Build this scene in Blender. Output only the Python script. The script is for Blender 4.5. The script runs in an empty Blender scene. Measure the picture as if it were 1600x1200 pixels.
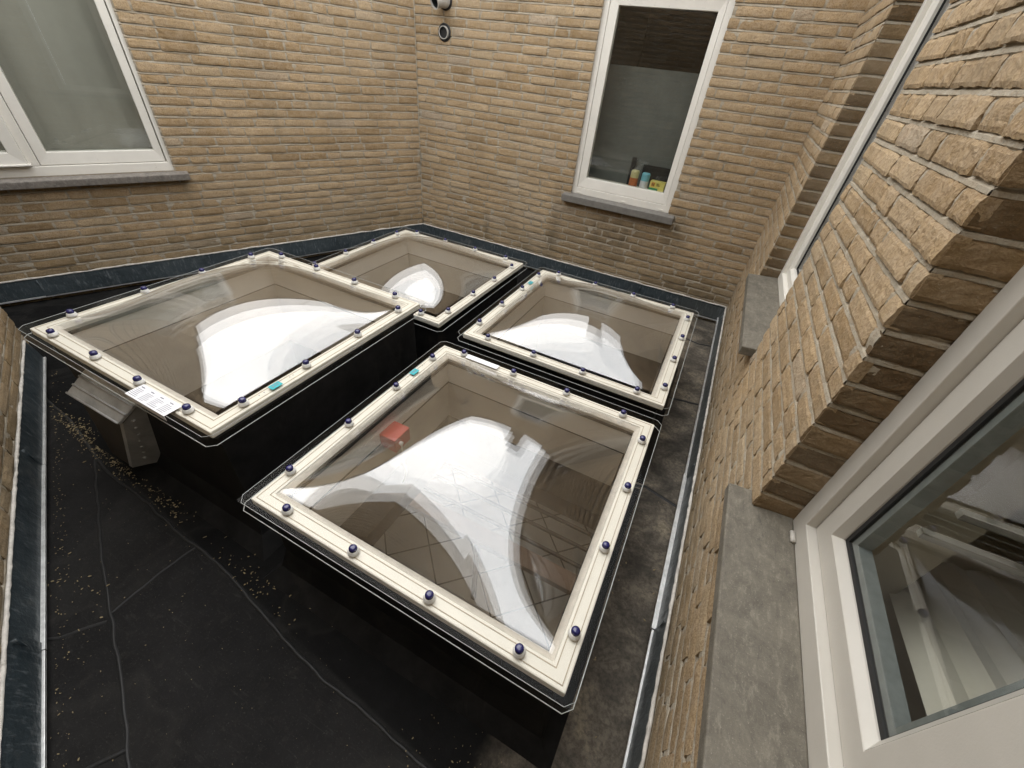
import bpy, math, random
import numpy as np
from mathutils import Matrix, Vector, noise

# ------------------------------------------------------------------ camera, light
scene = bpy.context.scene
C = scene.collection
RC = ((0.88785295247911, 0.34609464059876055, -0.30320890453625476),
      (0.450665991902605, -0.5211408538432366, 0.7247843700562914),
      (0.09282943523088255, -0.7801478849937618, -0.6186695284660262))
CAM = (-0.35855456, -3.82053929, 1.53128226)
cam = bpy.data.cameras.new('camera')
camo = bpy.data.objects.new('camera', cam); C.objects.link(camo)
M4 = Matrix.Identity(4)
for r in range(3):
    M4[r][0] = RC[r][0]; M4[r][1] = -RC[r][1]; M4[r][2] = -RC[r][2]; M4[r][3] = CAM[r]
camo.matrix_world = M4
cam.sensor_width = 36.0; cam.lens = 637.466 / 1600 * 36
cam.clip_start = 0.02; cam.clip_end = 200
scene.camera = camo

SUN_EL, SUN_AZ = math.radians(55), math.radians(-52)   # low-contrast glow from beyond the far left corner
world = bpy.data.worlds.new('World'); scene.world = world; world.use_nodes = True
nt = world.node_tree; nt.nodes.clear()
wo = nt.nodes.new('ShaderNodeOutputWorld'); bg = nt.nodes.new('ShaderNodeBackground')
sky = nt.nodes.new('ShaderNodeTexSky'); sky.sky_type = 'NISHITA'; sky.sun_disc = False
sky.sun_elevation = SUN_EL; sky.sun_rotation = SUN_AZ; sky.dust_density = 6
mixs = nt.nodes.new('ShaderNodeMix'); mixs.data_type = 'RGBA'; mixs.inputs[0].default_value = 0.93
tc = nt.nodes.new('ShaderNodeTexCoord'); mp = nt.nodes.new('ShaderNodeMapping')
cn = nt.nodes.new('ShaderNodeTexNoise'); cn.inputs['Scale'].default_value = 3.2; cn.inputs['Detail'].default_value = 5; cn.inputs['Distortion'].default_value = 1.2; mp.inputs['Scale'].default_value = (1.0, 2.6, 1.2)
cr = nt.nodes.new('ShaderNodeValToRGB')
cr.color_ramp.elements[0].position = 0.3; cr.color_ramp.elements[1].position = 0.72
SK = 20.0
cr.color_ramp.elements[0].color = (.84, .87, .90, 1); cr.color_ramp.elements[1].color = (1, 1, 1, 1)
sc = nt.nodes.new('ShaderNodeVectorMath'); sc.operation = 'SCALE'; sc.inputs['Scale'].default_value = SK
nt.links.new(tc.outputs['Generated'], mp.inputs['Vector']); nt.links.new(mp.outputs[0], cn.inputs['Vector'])
nt.links.new(cn.outputs['Fac'], cr.inputs[0]); nt.links.new(cr.outputs[0], sc.inputs[0])
nt.links.new(sky.outputs[0], mixs.inputs[6]); nt.links.new(sc.outputs[0], mixs.inputs[7])
nt.links.new(mixs.outputs[2], bg.inputs['Color']); bg.inputs['Strength'].default_value = 0.15
nt.links.new(bg.outputs[0], wo.inputs['Surface'])
sun = bpy.data.lights.new('sun', 'SUN'); sun.energy = 0.6; sun.angle = math.radians(50); sun.color = (1, .96, .9)
suno = bpy.data.objects.new('sun', sun); C.objects.link(suno)
suno.rotation_euler = Vector((math.sin(SUN_AZ) * math.cos(SUN_EL), math.cos(SUN_AZ) * math.cos(SUN_EL), math.sin(SUN_EL))).to_track_quat('Z', 'Y').to_euler()
scene.view_settings.view_transform = 'Standard'; scene.view_settings.look = 'None'
scene.view_settings.exposure = 0.42; scene.view_settings.gamma = 1.0
scene.render.engine = 'CYCLES'
try:
    scene.cycles.transparent_max_bounces = 24; scene.cycles.max_bounces = 10
    scene.cycles.diffuse_bounces = 5; scene.cycles.glossy_bounces = 5
    scene.cycles.caustics_reflective = False; scene.cycles.caustics_refractive = False
except Exception: pass

rnd = random.Random(7)
CH = 0.062
ROOF = -0.16
# ------------------------------------------------------------------ node helpers
class NT:
    def __init__(s, name):
        s.m = bpy.data.materials.new(name); s.m.use_nodes = True; s.t = s.m.node_tree; s.t.nodes.clear()
        s.out = s.n('ShaderNodeOutputMaterial')
    def n(s, t, **k):
        x = s.t.nodes.new(t)
        for a, b in k.items(): setattr(x, a, b)
        return x
    def l(s, a, b): s.t.links.new(a, b)
    def noise(s, scale, detail=4, rough=.6, vec=None, dist=0):
        x = s.n('ShaderNodeTexNoise'); x.inputs['Scale'].default_value = scale
        x.inputs['Detail'].default_value = detail; x.inputs['Roughness'].default_value = rough
        x.inputs['Distortion'].default_value = dist
        s.l(vec if vec else s.co(), x.inputs['Vector']); return x.outputs['Fac']
    def co(s, scale=None):
        g = s.n('ShaderNodeNewGeometry').outputs['Position']
        if scale:
            m = s.n('ShaderNodeVectorMath', operation='MULTIPLY'); s.l(g, m.inputs[0]); m.inputs[1].default_value = scale
            return m.outputs[0]
        return g
    def ramp(s, fac, stops):
        r = s.n('ShaderNodeValToRGB'); e = r.color_ramp.elements
        while len(e) < len(stops): e.new(.5)
        for i, (p, c) in enumerate(stops):
            e[i].position = p; e[i].color = (c, c, c, 1) if isinstance(c, (int, float)) else (*c, 1)
        s.l(fac, r.inputs[0]); return r.outputs[0]
    def mix(s, f, a, b, mode='MIX'):
        m = s.n('ShaderNodeMix', data_type='RGBA', blend_type=mode)
        for v, i in ((f, 0), (a, 6), (b, 7)):
            if hasattr(v, 'links'): s.l(v, m.inputs[i])
            elif i == 0: m.inputs[0].default_value = v
            else: m.inputs[i].default_value = (*v, 1) if not isinstance(v, (int, float)) else (v, v, v, 1)
        return m.outputs[2]
    def math(s, op, a, b=0.0):
        m = s.n('ShaderNodeMath', operation=op)
        for v, i in ((a, 0), (b, 1)):
            if hasattr(v, 'links'): s.l(v, m.inputs[i])
            else: m.inputs[i].default_value = v
        return m.outputs[0]
    def bump(s, h, dist=.002, strength=1.0, prev=None):
        b = s.n('ShaderNodeBump'); b.inputs['Distance'].default_value = dist; b.inputs['Strength'].default_value = strength
        s.l(h, b.inputs['Height'])
        if prev: s.l(prev, b.inputs['Normal'])
        return b.outputs[0]
    def pbsdf(s, col, rough=.6, normal=None, metal=0.0, spec=None):
        p = s.n('ShaderNodeBsdfPrincipled')
        for v, k in ((col, 'Base Color'), (rough, 'Roughness'), (metal, 'Metallic')):
            if hasattr(v, 'links'): s.l(v, p.inputs[k])
            else: p.inputs[k].default_value = (*v, 1) if isinstance(v, tuple) else v
        if spec is not None: p.inputs['Specular IOR Level'].default_value = spec
        if normal: s.l(normal, p.inputs['Normal'])
        s.l(p.outputs[0], s.out.inputs[0]); return s.m

def stain(t, x, z, sx, sz, ax='X'):
    """soft blob 0..1 round a place on a wall (a stain in the brick)"""
    g = t.n('ShaderNodeSeparateXYZ'); t.l(t.co(), g.inputs[0])
    a = t.math('MULTIPLY', t.math('SUBTRACT', g.outputs[ax], x), 1 / sx)
    b = t.math('MULTIPLY', t.math('SUBTRACT', g.outputs['Z'], z), 1 / sz)
    r = t.math('SQRT', t.math('ADD', t.math('MULTIPLY', a, a), t.math('MULTIPLY', b, b)))
    return t.ramp(r, [(0.2, 1.0), (1.0, 0.0)])

def mat_brick():
    t = NT('brick')
    at = t.n('ShaderNodeAttribute', attribute_name='tint')
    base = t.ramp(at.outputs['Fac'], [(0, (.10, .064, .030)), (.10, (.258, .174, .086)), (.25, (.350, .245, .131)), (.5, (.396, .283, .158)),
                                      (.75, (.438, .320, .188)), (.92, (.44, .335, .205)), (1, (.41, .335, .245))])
    n1 = t.noise(28, 5, .7); n2 = t.noise(140, 4, .7); n3 = t.noise(3.0, 4, .6)
    hz = t.math('MULTIPLY', t.ramp(n1, [(.40, 0.0), (.66, .7)]), t.ramp(at.outputs['Fac'], [(0.0, .15), (.25, 1.0)]))
    c = t.mix(hz, base, (.46, .355, .242))           # mortar haze on the brick
    c = t.mix(t.ramp(n2, [(.40, .55), (.52, 0.0)]), c, (.19, .115, .055))
    c = t.mix(t.ramp(n2, [(.62, 0.0), (.74, .5)]), c, (.50, .43, .34))
    c = t.mix(1.0, c, t.ramp(n3, [(.3, .80), (.7, 1.08)]), 'MULTIPLY')
    # soot below the sill and by the roof
    for (x, z, sx, sz) in ((-1.72, .28, .10, .50), (-2.45, .12, .05, .28), (-1.15, .36, .60, .30), (-.62, .50, .16, .28), (-.35, .05, .5, .18), (-1.98, .0, .12, .2)):
        c = t.mix(t.math('MULTIPLY', stain(t, x, z, sx, sz), t.ramp(t.noise(14, 3), [(.3, .25), (.7, .85)])), c, (.085, .068, .045))
    sv = t.noise(5, 5, .75, t.co((2.2, 2.2, .35)), .5); c = t.mix(t.ramp(sv, [(.55, 0.0), (.72, .38)]), c, (.20, .165, .105))
    c = t.mix(t.ramp(t.noise(1.3, 3, .6), [(.50, 0.0), (.70, .25)]), c, (.44, .37, .27))
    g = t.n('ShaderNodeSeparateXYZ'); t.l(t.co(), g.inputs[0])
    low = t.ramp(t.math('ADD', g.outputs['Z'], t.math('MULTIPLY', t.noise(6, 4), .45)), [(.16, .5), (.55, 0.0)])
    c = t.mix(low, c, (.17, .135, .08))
    n5 = t.noise(320, 3, .8); b = t.bump(n2, .004, 1.0); b = t.bump(n1, .004, .5, b); b = t.bump(n5, .0015, .8, b)
    return t.pbsdf(c, .92, b, spec=.25)

def mat_mortar():
    t = NT('mortar')
    n1 = t.noise(9, 4); n2 = t.noise(220, 4, .75); n3 = t.noise(40, 4, .7)
    c = t.ramp(n1, [(.3, (.34, .30, .235)), (.7, (.45, .405, .325))])
    c = t.mix(t.ramp(n3, [(.4, 0.0), (.7, .5)]), c, (.36, .27, .17))
    c = t.mix(t.ramp(n2, [(.38, .4), (.5, 0.0)]), c, (.2, .17, .13))
    g = t.n('ShaderNodeSeparateXYZ'); t.l(t.co(), g.inputs[0])
    b = t.bump(n2, .003, .9); b = t.bump(n3, .006, .6, b)
    return t.pbsdf(c, .95, b, spec=.2)

def mat_simple(name, col, rough=.5, var=.12, nscale=12, bump=.0, bscale=80, metal=0.0, spec=None, dirt=None, dscale=18, dlo=.55):
    t = NT(name)
    n = t.noise(nscale, 5, .65)
    c = t.mix(1.0, col, t.ramp(n, [(.3, 1 - var), (.7, 1 + var * .6)]), 'MULTIPLY')
    if dirt: c = t.mix(t.ramp(t.noise(dscale, 6, .75), [(dlo, 0.0), (dlo + .2, .75)]), c, dirt)
    nb = t.bump(t.noise(bscale, 4, .7), .002, bump) if bump else None
    return t.pbsdf(c, rough, nb, metal, spec)

def mat_glass(name, tint, k, rough=0.0, wav=0.0, wscale=6, dust=0.0, graze=.9):
    """clear sheet: both faces mirror a little, the rest passes straight through"""
    t = NT(name)
    lw = t.n('ShaderNodeLayerWeight'); lw.inputs['Blend'].default_value = .5
    f5 = t.math('POWER', lw.outputs['Facing'], 4.5)
    fac = t.math('MINIMUM', t.math('ADD', t.math('MULTIPLY', f5, graze), .042 * k), 1.0)
    tr = t.n('ShaderNodeBsdfTransparent'); tr.inputs[0].default_value = (*tint, 1)
    gl = t.n('ShaderNodeBsdfGlossy'); gl.inputs['Roughness'].default_value = rough
    gl.inputs['Color'].default_value = (1, 1, 1, 1)
    if wav:
        b = t.bump(t.noise(wscale, 2, .5), .01, wav)
        t.l(b, gl.inputs['Normal'])
    mx = t.n('ShaderNodeMixShader'); t.l(fac, mx.inputs[0]); t.l(tr.outputs[0], mx.inputs[1]); t.l(gl.outputs[0], mx.inputs[2])
    last = mx.outputs[0]
    if dust:
        d = t.n('ShaderNodeBsdfDiffuse'); d.inputs[0].default_value = (.62, .58, .50, 1)
        a = t.ramp(t.noise(5, 6, .75, None, 1.2), [(.35, .15 * dust), (.75, dust)]); b2 = t.ramp(t.noise(120, 3, .8), [(.60, 0.0), (.72, dust * 2)])
        c2 = t.ramp(t.noise(16, 4, .8, t.co((1, 6, 1)), 1.0), [(.60, 0.0), (.72, dust * .8)])
        m2 = t.n('ShaderNodeMixShader'); t.l(t.math('ADD', t.math('ADD', a, b2), c2), m2.inputs[0]); t.l(last, m2.inputs[1]); t.l(d.outputs[0], m2.inputs[2]); last = m2.outputs[0]
    t.l(last, t.out.inputs[0]); return t.m

def mat_roof():
    t = NT('bitumen')
    n1 = t.noise(2.2, 6, .7); n2 = t.noise(160, 3, .8); n3 = t.noise(24, 6, .75); n4 = t.noise(5, 5, .65, dist=.6)
    c = t.ramp(n1, [(.3, (.0075, .0073, .0073)), (.7, (.0185, .0178, .0172))])
    c = t.mix(t.ramp(n3, [(.55, 0.0), (.78, .40)]), c, (.055, .051, .045))
    st = t.noise(9, 5, .7, t.co((1, 5, 1)), 1.5); c = t.mix(t.ramp(st, [(.58, 0.0), (.72, .35)]), c, (.05, .048, .044))
    c = t.mix(t.ramp(n2, [(.60, 0.0), (.74, .6)]), c, (.08, .074, .066))
    # silt in the gutter by the right wall
    g = t.n('ShaderNodeSeparateXYZ'); t.l(t.co(), g.inputs[0])
    e = t.math('ADD', g.outputs['X'], t.math('MULTIPLY', t.math('SUBTRACT', t.noise(7, 5), .5), .10))
    m = t.ramp(e, [(-.42 + .5, 0.0), (-.33 + .5, 1.0)])
    e2 = t.math('ADD', e, .5); m = t.ramp(e2, [(.06, 0.0), (.17, 1.0)])
    silt = t.ramp(n4, [(.28, (.035, .031, .026)), (.48, (.12, .105, .085)), (.60, (.21, .18, .14)), (.75, (.33, .28, .20))])
    silt = t.mix(t.ramp(t.noise(60, 5, .75), [(.40, .55), (.58, 0.0)]), silt, (.04, .036, .031))
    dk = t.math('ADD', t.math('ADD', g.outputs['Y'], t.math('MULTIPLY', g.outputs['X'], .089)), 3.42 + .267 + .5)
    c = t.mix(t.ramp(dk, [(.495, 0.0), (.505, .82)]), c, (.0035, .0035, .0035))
    c = t.mix(m, c, silt)
    pd = t.noise(1.6, 3, .5, None, .8); c = t.mix(t.ramp(pd, [(.50, 0.0), (.53, .18), (.57, .06), (.70, .12)]), c, (.045, .042, .037))
    b = t.bump(n2, .002, .5); b = t.bump(n3, .004, .5, b); b = t.bump(n4, .012, .35, b)
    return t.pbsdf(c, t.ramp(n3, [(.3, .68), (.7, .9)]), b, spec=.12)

def mat_lead(name, c0, c1, rough=.42):
    t = NT(name)
    n = t.noise(4, 6, .75, t.co((1, 1, .35))); n2 = t.noise(70, 4, .7, t.co((1, 1, .15)))
    c = t.ramp(n, [(.3, c0), (.7, c1)])
    c = t.mix(t.ramp(n2, [(.54, 0.0), (.72, .6)]), c, (.20, .22, .23))
    c = t.mix(t.ramp(t.noise(11, 5, .7), [(.55, 0.0), (.7, .4)]), c, (.14, .145, .14))
    return t.pbsdf(c, rough, t.bump(t.noise(14, 5), .010, .8), .25)

def mat_stone():
    t = NT('bluestone')
    n = t.noise(10, 6, .75, dist=1.0); n2 = t.noise(260, 3, .8)
    c = t.ramp(n, [(.3, (.088, .078, .061)), (.7, (.175, .157, .124))])
    n6 = t.noise(60, 5, .8, t.co((1, .35, 1))); c = t.mix(t.ramp(n6, [(.52, 0.0), (.7, .55)]), c, (.27, .245, .195))
    c = t.mix(t.ramp(n6, [(.30, .6), (.44, 0.0)]), c, (.06, .055, .047))
    c = t.mix(t.ramp(n2, [(.60, 0.0), (.72, .6)]), c, (.36, .33, .27))
    return t.pbsdf(c, .7, t.bump(n2, .002, .6), spec=.4)

def mat_tile():
    t = NT('floor_tile')
    b = t.n('ShaderNodeTexBrick'); b.inputs['Scale'].default_value = 1.0
    b.offset = 0.0; b.inputs['Brick Width'].default_value = .45; b.inputs['Row Height'].default_value = .45
    b.inputs['Mortar Size'].default_value = .008
    b.inputs['Color1'].default_value = (.46, .41, .34, 1); b.inputs['Color2'].default_value = (.42, .375, .31, 1)
    b.inputs['Mortar'].default_value = (.07, .055, .04, 1)
    mpn = t.n('ShaderNodeMapping'); mpn.inputs['Rotation'].default_value = (0, 0, math.radians(45))
    t.l(t.co(), mpn.inputs['Vector']); t.l(mpn.outputs[0], b.inputs['Vector'])
    return t.pbsdf(b.outputs['Color'], .45)

def mat_curb():
    t = NT('curb_membrane')
    n = t.noise(9, 6, .7); n2 = t.noise(120, 3, .8)
    c = t.ramp(n, [(.35, (.010, .010, .0102)), (.75, (.024, .0235, .023))])
    c = t.mix(t.ramp(n2, [(.68, 0.0), (.78, .35)]), c, (.06, .057, .05))
    c = t.mix(t.ramp(t.noise(5, 5, .8, t.co((1, 1, .3)), 1.0), [(.56, 0.0), (.7, .4)]), c, (.045, .043, .038))
    return t.pbsdf(c, .55, t.bump(n2, .001, .4), spec=.12)

BRICK, MORTAR, ROOFM, CURB = mat_brick(), mat_mortar(), mat_roof(), mat_curb()
PVC = mat_simple('white_pvc', (.72, .69, .625), .42, .05, 8, dirt=(.36, .31, .23), dscale=30, dlo=.62, spec=.4)
PVCN = mat_simple('grey_white_pvc', (.52, .495, .445), .4, .05, 6, .15, 300, dirt=(.42, .38, .31), dscale=60, dlo=.66, spec=.4)
CREAM = mat_simple('cream_pvc', (.70, .68, .61), .4, .04, 9, dirt=(.42, .33, .22), dscale=40, dlo=.68, spec=.35)
DIRTPVC = mat_simple('stained_pvc', (.60, .56, .49), .6, .15, 30, dirt=(.16, .12, .08), dscale=70, dlo=.58)
BEAD = mat_simple('groove_dirt', (.40, .34, .25), .7, .3, 30)
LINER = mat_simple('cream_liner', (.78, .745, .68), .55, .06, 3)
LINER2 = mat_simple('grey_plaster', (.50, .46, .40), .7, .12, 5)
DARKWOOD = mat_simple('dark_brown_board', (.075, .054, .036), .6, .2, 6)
ACRYL = mat_glass('clear_acrylic', (.98, .975, .965), 1.85, 0.002, .02, 4)
ACRYLO = mat_glass('weathered_acrylic', (.98, .975, .965), 1.85, 0.002, .025, 4, .022)
ACRYL2 = mat_glass('flange_acrylic', (.985, .98, .97), .08, 0.12, graze=.35)
EDGE = mat_simple('acrylic_edge_glint', (.40, .42, .41), .15, .2, 40, spec=.6)  # pale grey puts the glints along the flange edges into the colour
GLASS = mat_glass('window_glass', (.78, .80, .77), 1.5, 0.0)
BLUE = mat_simple('navy_plastic', (.013, .013, .090), .22, .1, 40, spec=.7)
WASH = mat_simple('white_plastic', (.72, .71, .68), .35, .1, 60, dirt=(.35, .30, .22), dscale=90)
LEAD = mat_lead('lead_blue', (.020, .030, .036), (.055, .070, .078))
LEADG = mat_lead('lead_grey', (.050, .060, .062), (.11, .12, .12))
ZINC = mat_simple('zinc_edge', (.78, .79, .78), .35, .25, 30, .4, 120, metal=.6)
CAULK = mat_simple('caulk', (.60, .565, .51), .75, .3, 25, .6, 90, dirt=(.2, .17, .13), dscale=40)
STONE = mat_stone()
SLATE = mat_simple('grey_stone', (.175, .163, .145), .65, .2, 30, .6, 180)
LEADSILL = mat_simple('ribbed_slate', (.19, .168, .145), .65, .35, 40, .6, 150, dirt=(.30, .28, .25), dscale=50, dlo=.5)
BLACK = mat_simple('black_rubber', (.012, .012, .012), .6)
DARK = mat_simple('dark_interior', (.045, .040, .034), .8, .2, 3)
PLASTER = mat_simple('interior_plaster', (.50, .45, .37), .8, .1, 2)
CURTAIN = mat_simple('grey_net_curtain', (.43, .415, .37), .8, .12, 2.2)
PANEL = mat_simple('grey_screen', (.14, .145, .135), .8, .15, 7)
SPACER = mat_simple('glazing_spacer', (.30, .33, .34), .4, .15, 40, metal=.3)
TILE = mat_tile()
RED = mat_simple('red_plastic', (.42, .035, .025), .4, .1, 20)
TEAL = mat_simple('teal_label', (.02, .38, .42), .5, .1, 30)
PAPER = mat_simple('label_paper', (.74, .74, .76), .5, .05, 30)
INK = mat_simple('grey_ink', (.20, .20, .24), .6)
WOOD = mat_simple('pinkish_wood', (.30, .19, .125), .6, .15, 12)
RAIL = mat_simple('dark_wood_rail', (.06, .038, .024), .5, .2, 20)
CABLE = mat_simple('cable_sheath', (.55, .53, .47), .5)
MATM = mat_simple('coir', (.30, .17, .075), .9, .2, 60)
PIPE = mat_simple('grey_pipe', (.50, .48, .44), .45, .2, 20)
FLAKE = mat_simple('dry_leaf_bits', (.27, .21, .11), .8, .4, 60)
GREYCLAD = mat_simple('grey_sheet', (.42, .42, .405), .5, .3, 10, .5, 40, metal=.2, dirt=(.25, .24, .22), dscale=25, dlo=.6)
BROWNCLAD = mat_simple('brown_sheet', (.045, .035, .024), .7, .3, 12)  # front of the boxing, much darker than its other sheets

# ------------------------------------------------------------------ mesh helpers
class MB:
    def __init__(s): s.v = []; s.f = []
    def add(s, vs, fs):
        b = len(s.v); s.v += [tuple(p) for p in vs]; s.f += [tuple(i + b for i in f) for f in fs]
    def box(s, a, b, mp=None):
        x0, y0, z0 = a; x1, y1, z1 = b
        vs = [(x, y, z) for x in (x0, x1) for y in (y0, y1) for z in (z0, z1)]
        if mp: vs = [mp(*p) for p in vs]
        s.add(vs, [(0, 1, 3, 2), (4, 6, 7, 5), (0, 4, 5, 1), (2, 3, 7, 6), (0, 2, 6, 4), (1, 5, 7, 3)])
    def ring(s, o, i, do, di, back, mp):
        """mitred rectangular ring; o, i = (s0, s1, z0, z1); depths of the outer and inner front edge and the back"""
        def q(r, d): return [mp(r[0], r[2], d), mp(r[1], r[2], d), mp(r[1], r[3], d), mp(r[0], r[3], d)]
        vs = q(o, do) + q(i, di) + q(o, back) + q(i, back); fs = []
        for k in range(4):
            n = (k + 1) % 4
            fs += [(k, n, 4 + n, 4 + k), (8 + n, 8 + k, 12 + k, 12 + n), (k, 8 + k, 8 + n, n), (4 + k, 4 + n, 12 + n, 12 + k)]
        s.add(vs, fs)
    def tube(s, pts, r, seg=8, caps=True):
        pts = [Vector(p) for p in pts]; n = len(pts); rs = r if isinstance(r, (list, tuple)) else [r] * n
        vs = []; fs = []
        for k, p in enumerate(pts):
            d = (pts[min(k + 1, n - 1)] - pts[max(k - 1, 0)]).normalized()
            u = d.cross(Vector((0, 0, 1)))
            if u.length < .05: u = d.cross(Vector((1, 0, 0)))
            u.normalize(); w = d.cross(u)
            for j in range(seg):
                a = 2 * math.pi * j / seg; vs.append(p + (u * math.cos(a) + w * math.sin(a)) * rs[k])
        for k in range(n - 1):
            for j in range(seg):
                j2 = (j + 1) % seg; fs.append((k * seg + j, k * seg + j2, (k + 1) * seg + j2, (k + 1) * seg + j))
        if caps: fs += [tuple(range(seg))[::-1], tuple(range((n - 1) * seg, n * seg))]
        s.add(vs, fs)
    def lathe(s, prof, c, ax=(0, 0, 1), seg=16):
        c = Vector(c); ax = Vector(ax).normalized(); u = ax.orthogonal().normalized(); w = ax.cross(u); vs = []; fs = []
        for (r, h) in prof:
            for j in range(seg):
                a = 2 * math.pi * j / seg; vs.append(c + ax * h + (u * math.cos(a) + w * math.sin(a)) * r)
        for k in range(len(prof) - 1):
            for j in range(seg):
                j2 = (j + 1) % seg; fs.append((k * seg + j, k * seg + j2, (k + 1) * seg + j2, (k + 1) * seg + j))
        s.add(vs, fs)
    def build(s, name, mat, parent=None, smooth=False, bevel=0, loc=None, fix=True):
        me = bpy.data.meshes.new(name); me.from_pydata(s.v, [], s.f)
        if fix:
            import bmesh
            bm = bmesh.new(); bm.from_mesh(me); bmesh.ops.recalc_face_normals(bm, faces=bm.faces); bm.to_mesh(me); bm.free()
        me.update()
        for m in (mat if isinstance(mat, (list, tuple)) else [mat]): me.materials.append(m)
        if smooth: me.polygons.foreach_set('use_smooth', [True] * len(me.polygons))
        o = bpy.data.objects.new(name, me); C.objects.link(o)
        if parent: o.parent = parent
        if loc: o.location = loc
        if bevel:
            b = o.modifiers.new('bevel', 'BEVEL'); b.width = bevel; b.segments = 2; b.limit_method = 'ANGLE'; b.angle_limit = math.radians(40)
        return o

def tag(o, label=None, cat=None, group=None, kind=None):
    for k, v in (('label', label), ('category', cat), ('group', group), ('kind', kind)):
        if v: o[k] = v
    return o
def empty(name, loc, label, cat, group=None):
    o = bpy.data.objects.new(name, None); C.objects.link(o); o.location = loc; o.empty_display_size = .1
    return tag(o, label, cat, group)

# ------------------------------------------------------------------ wall frames
TA = -1.9853; AO = (-3.2659, 0.0); AD = (math.cos(TA), math.sin(TA)); AN = (-math.sin(TA), math.cos(TA))
TD = -0.4006; DO = (-3.6603, -3.2605); DD = (math.cos(TD), math.sin(TD)); DN = (-math.sin(TD), math.cos(TD))
def WA(s, z, o): return (AO[0] + s * AD[0] + o * AN[0], AO[1] + s * AD[1] + o * AN[1], z)
def WB(s, z, o): return (s, -o, z)
def WC(s, z, o): return (-o, s, z)
def WD(s, z, o): return (DO[0] + s * DD[0] + o * DN[0], DO[1] + s * DD[1] + o * DN[1], z)

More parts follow.
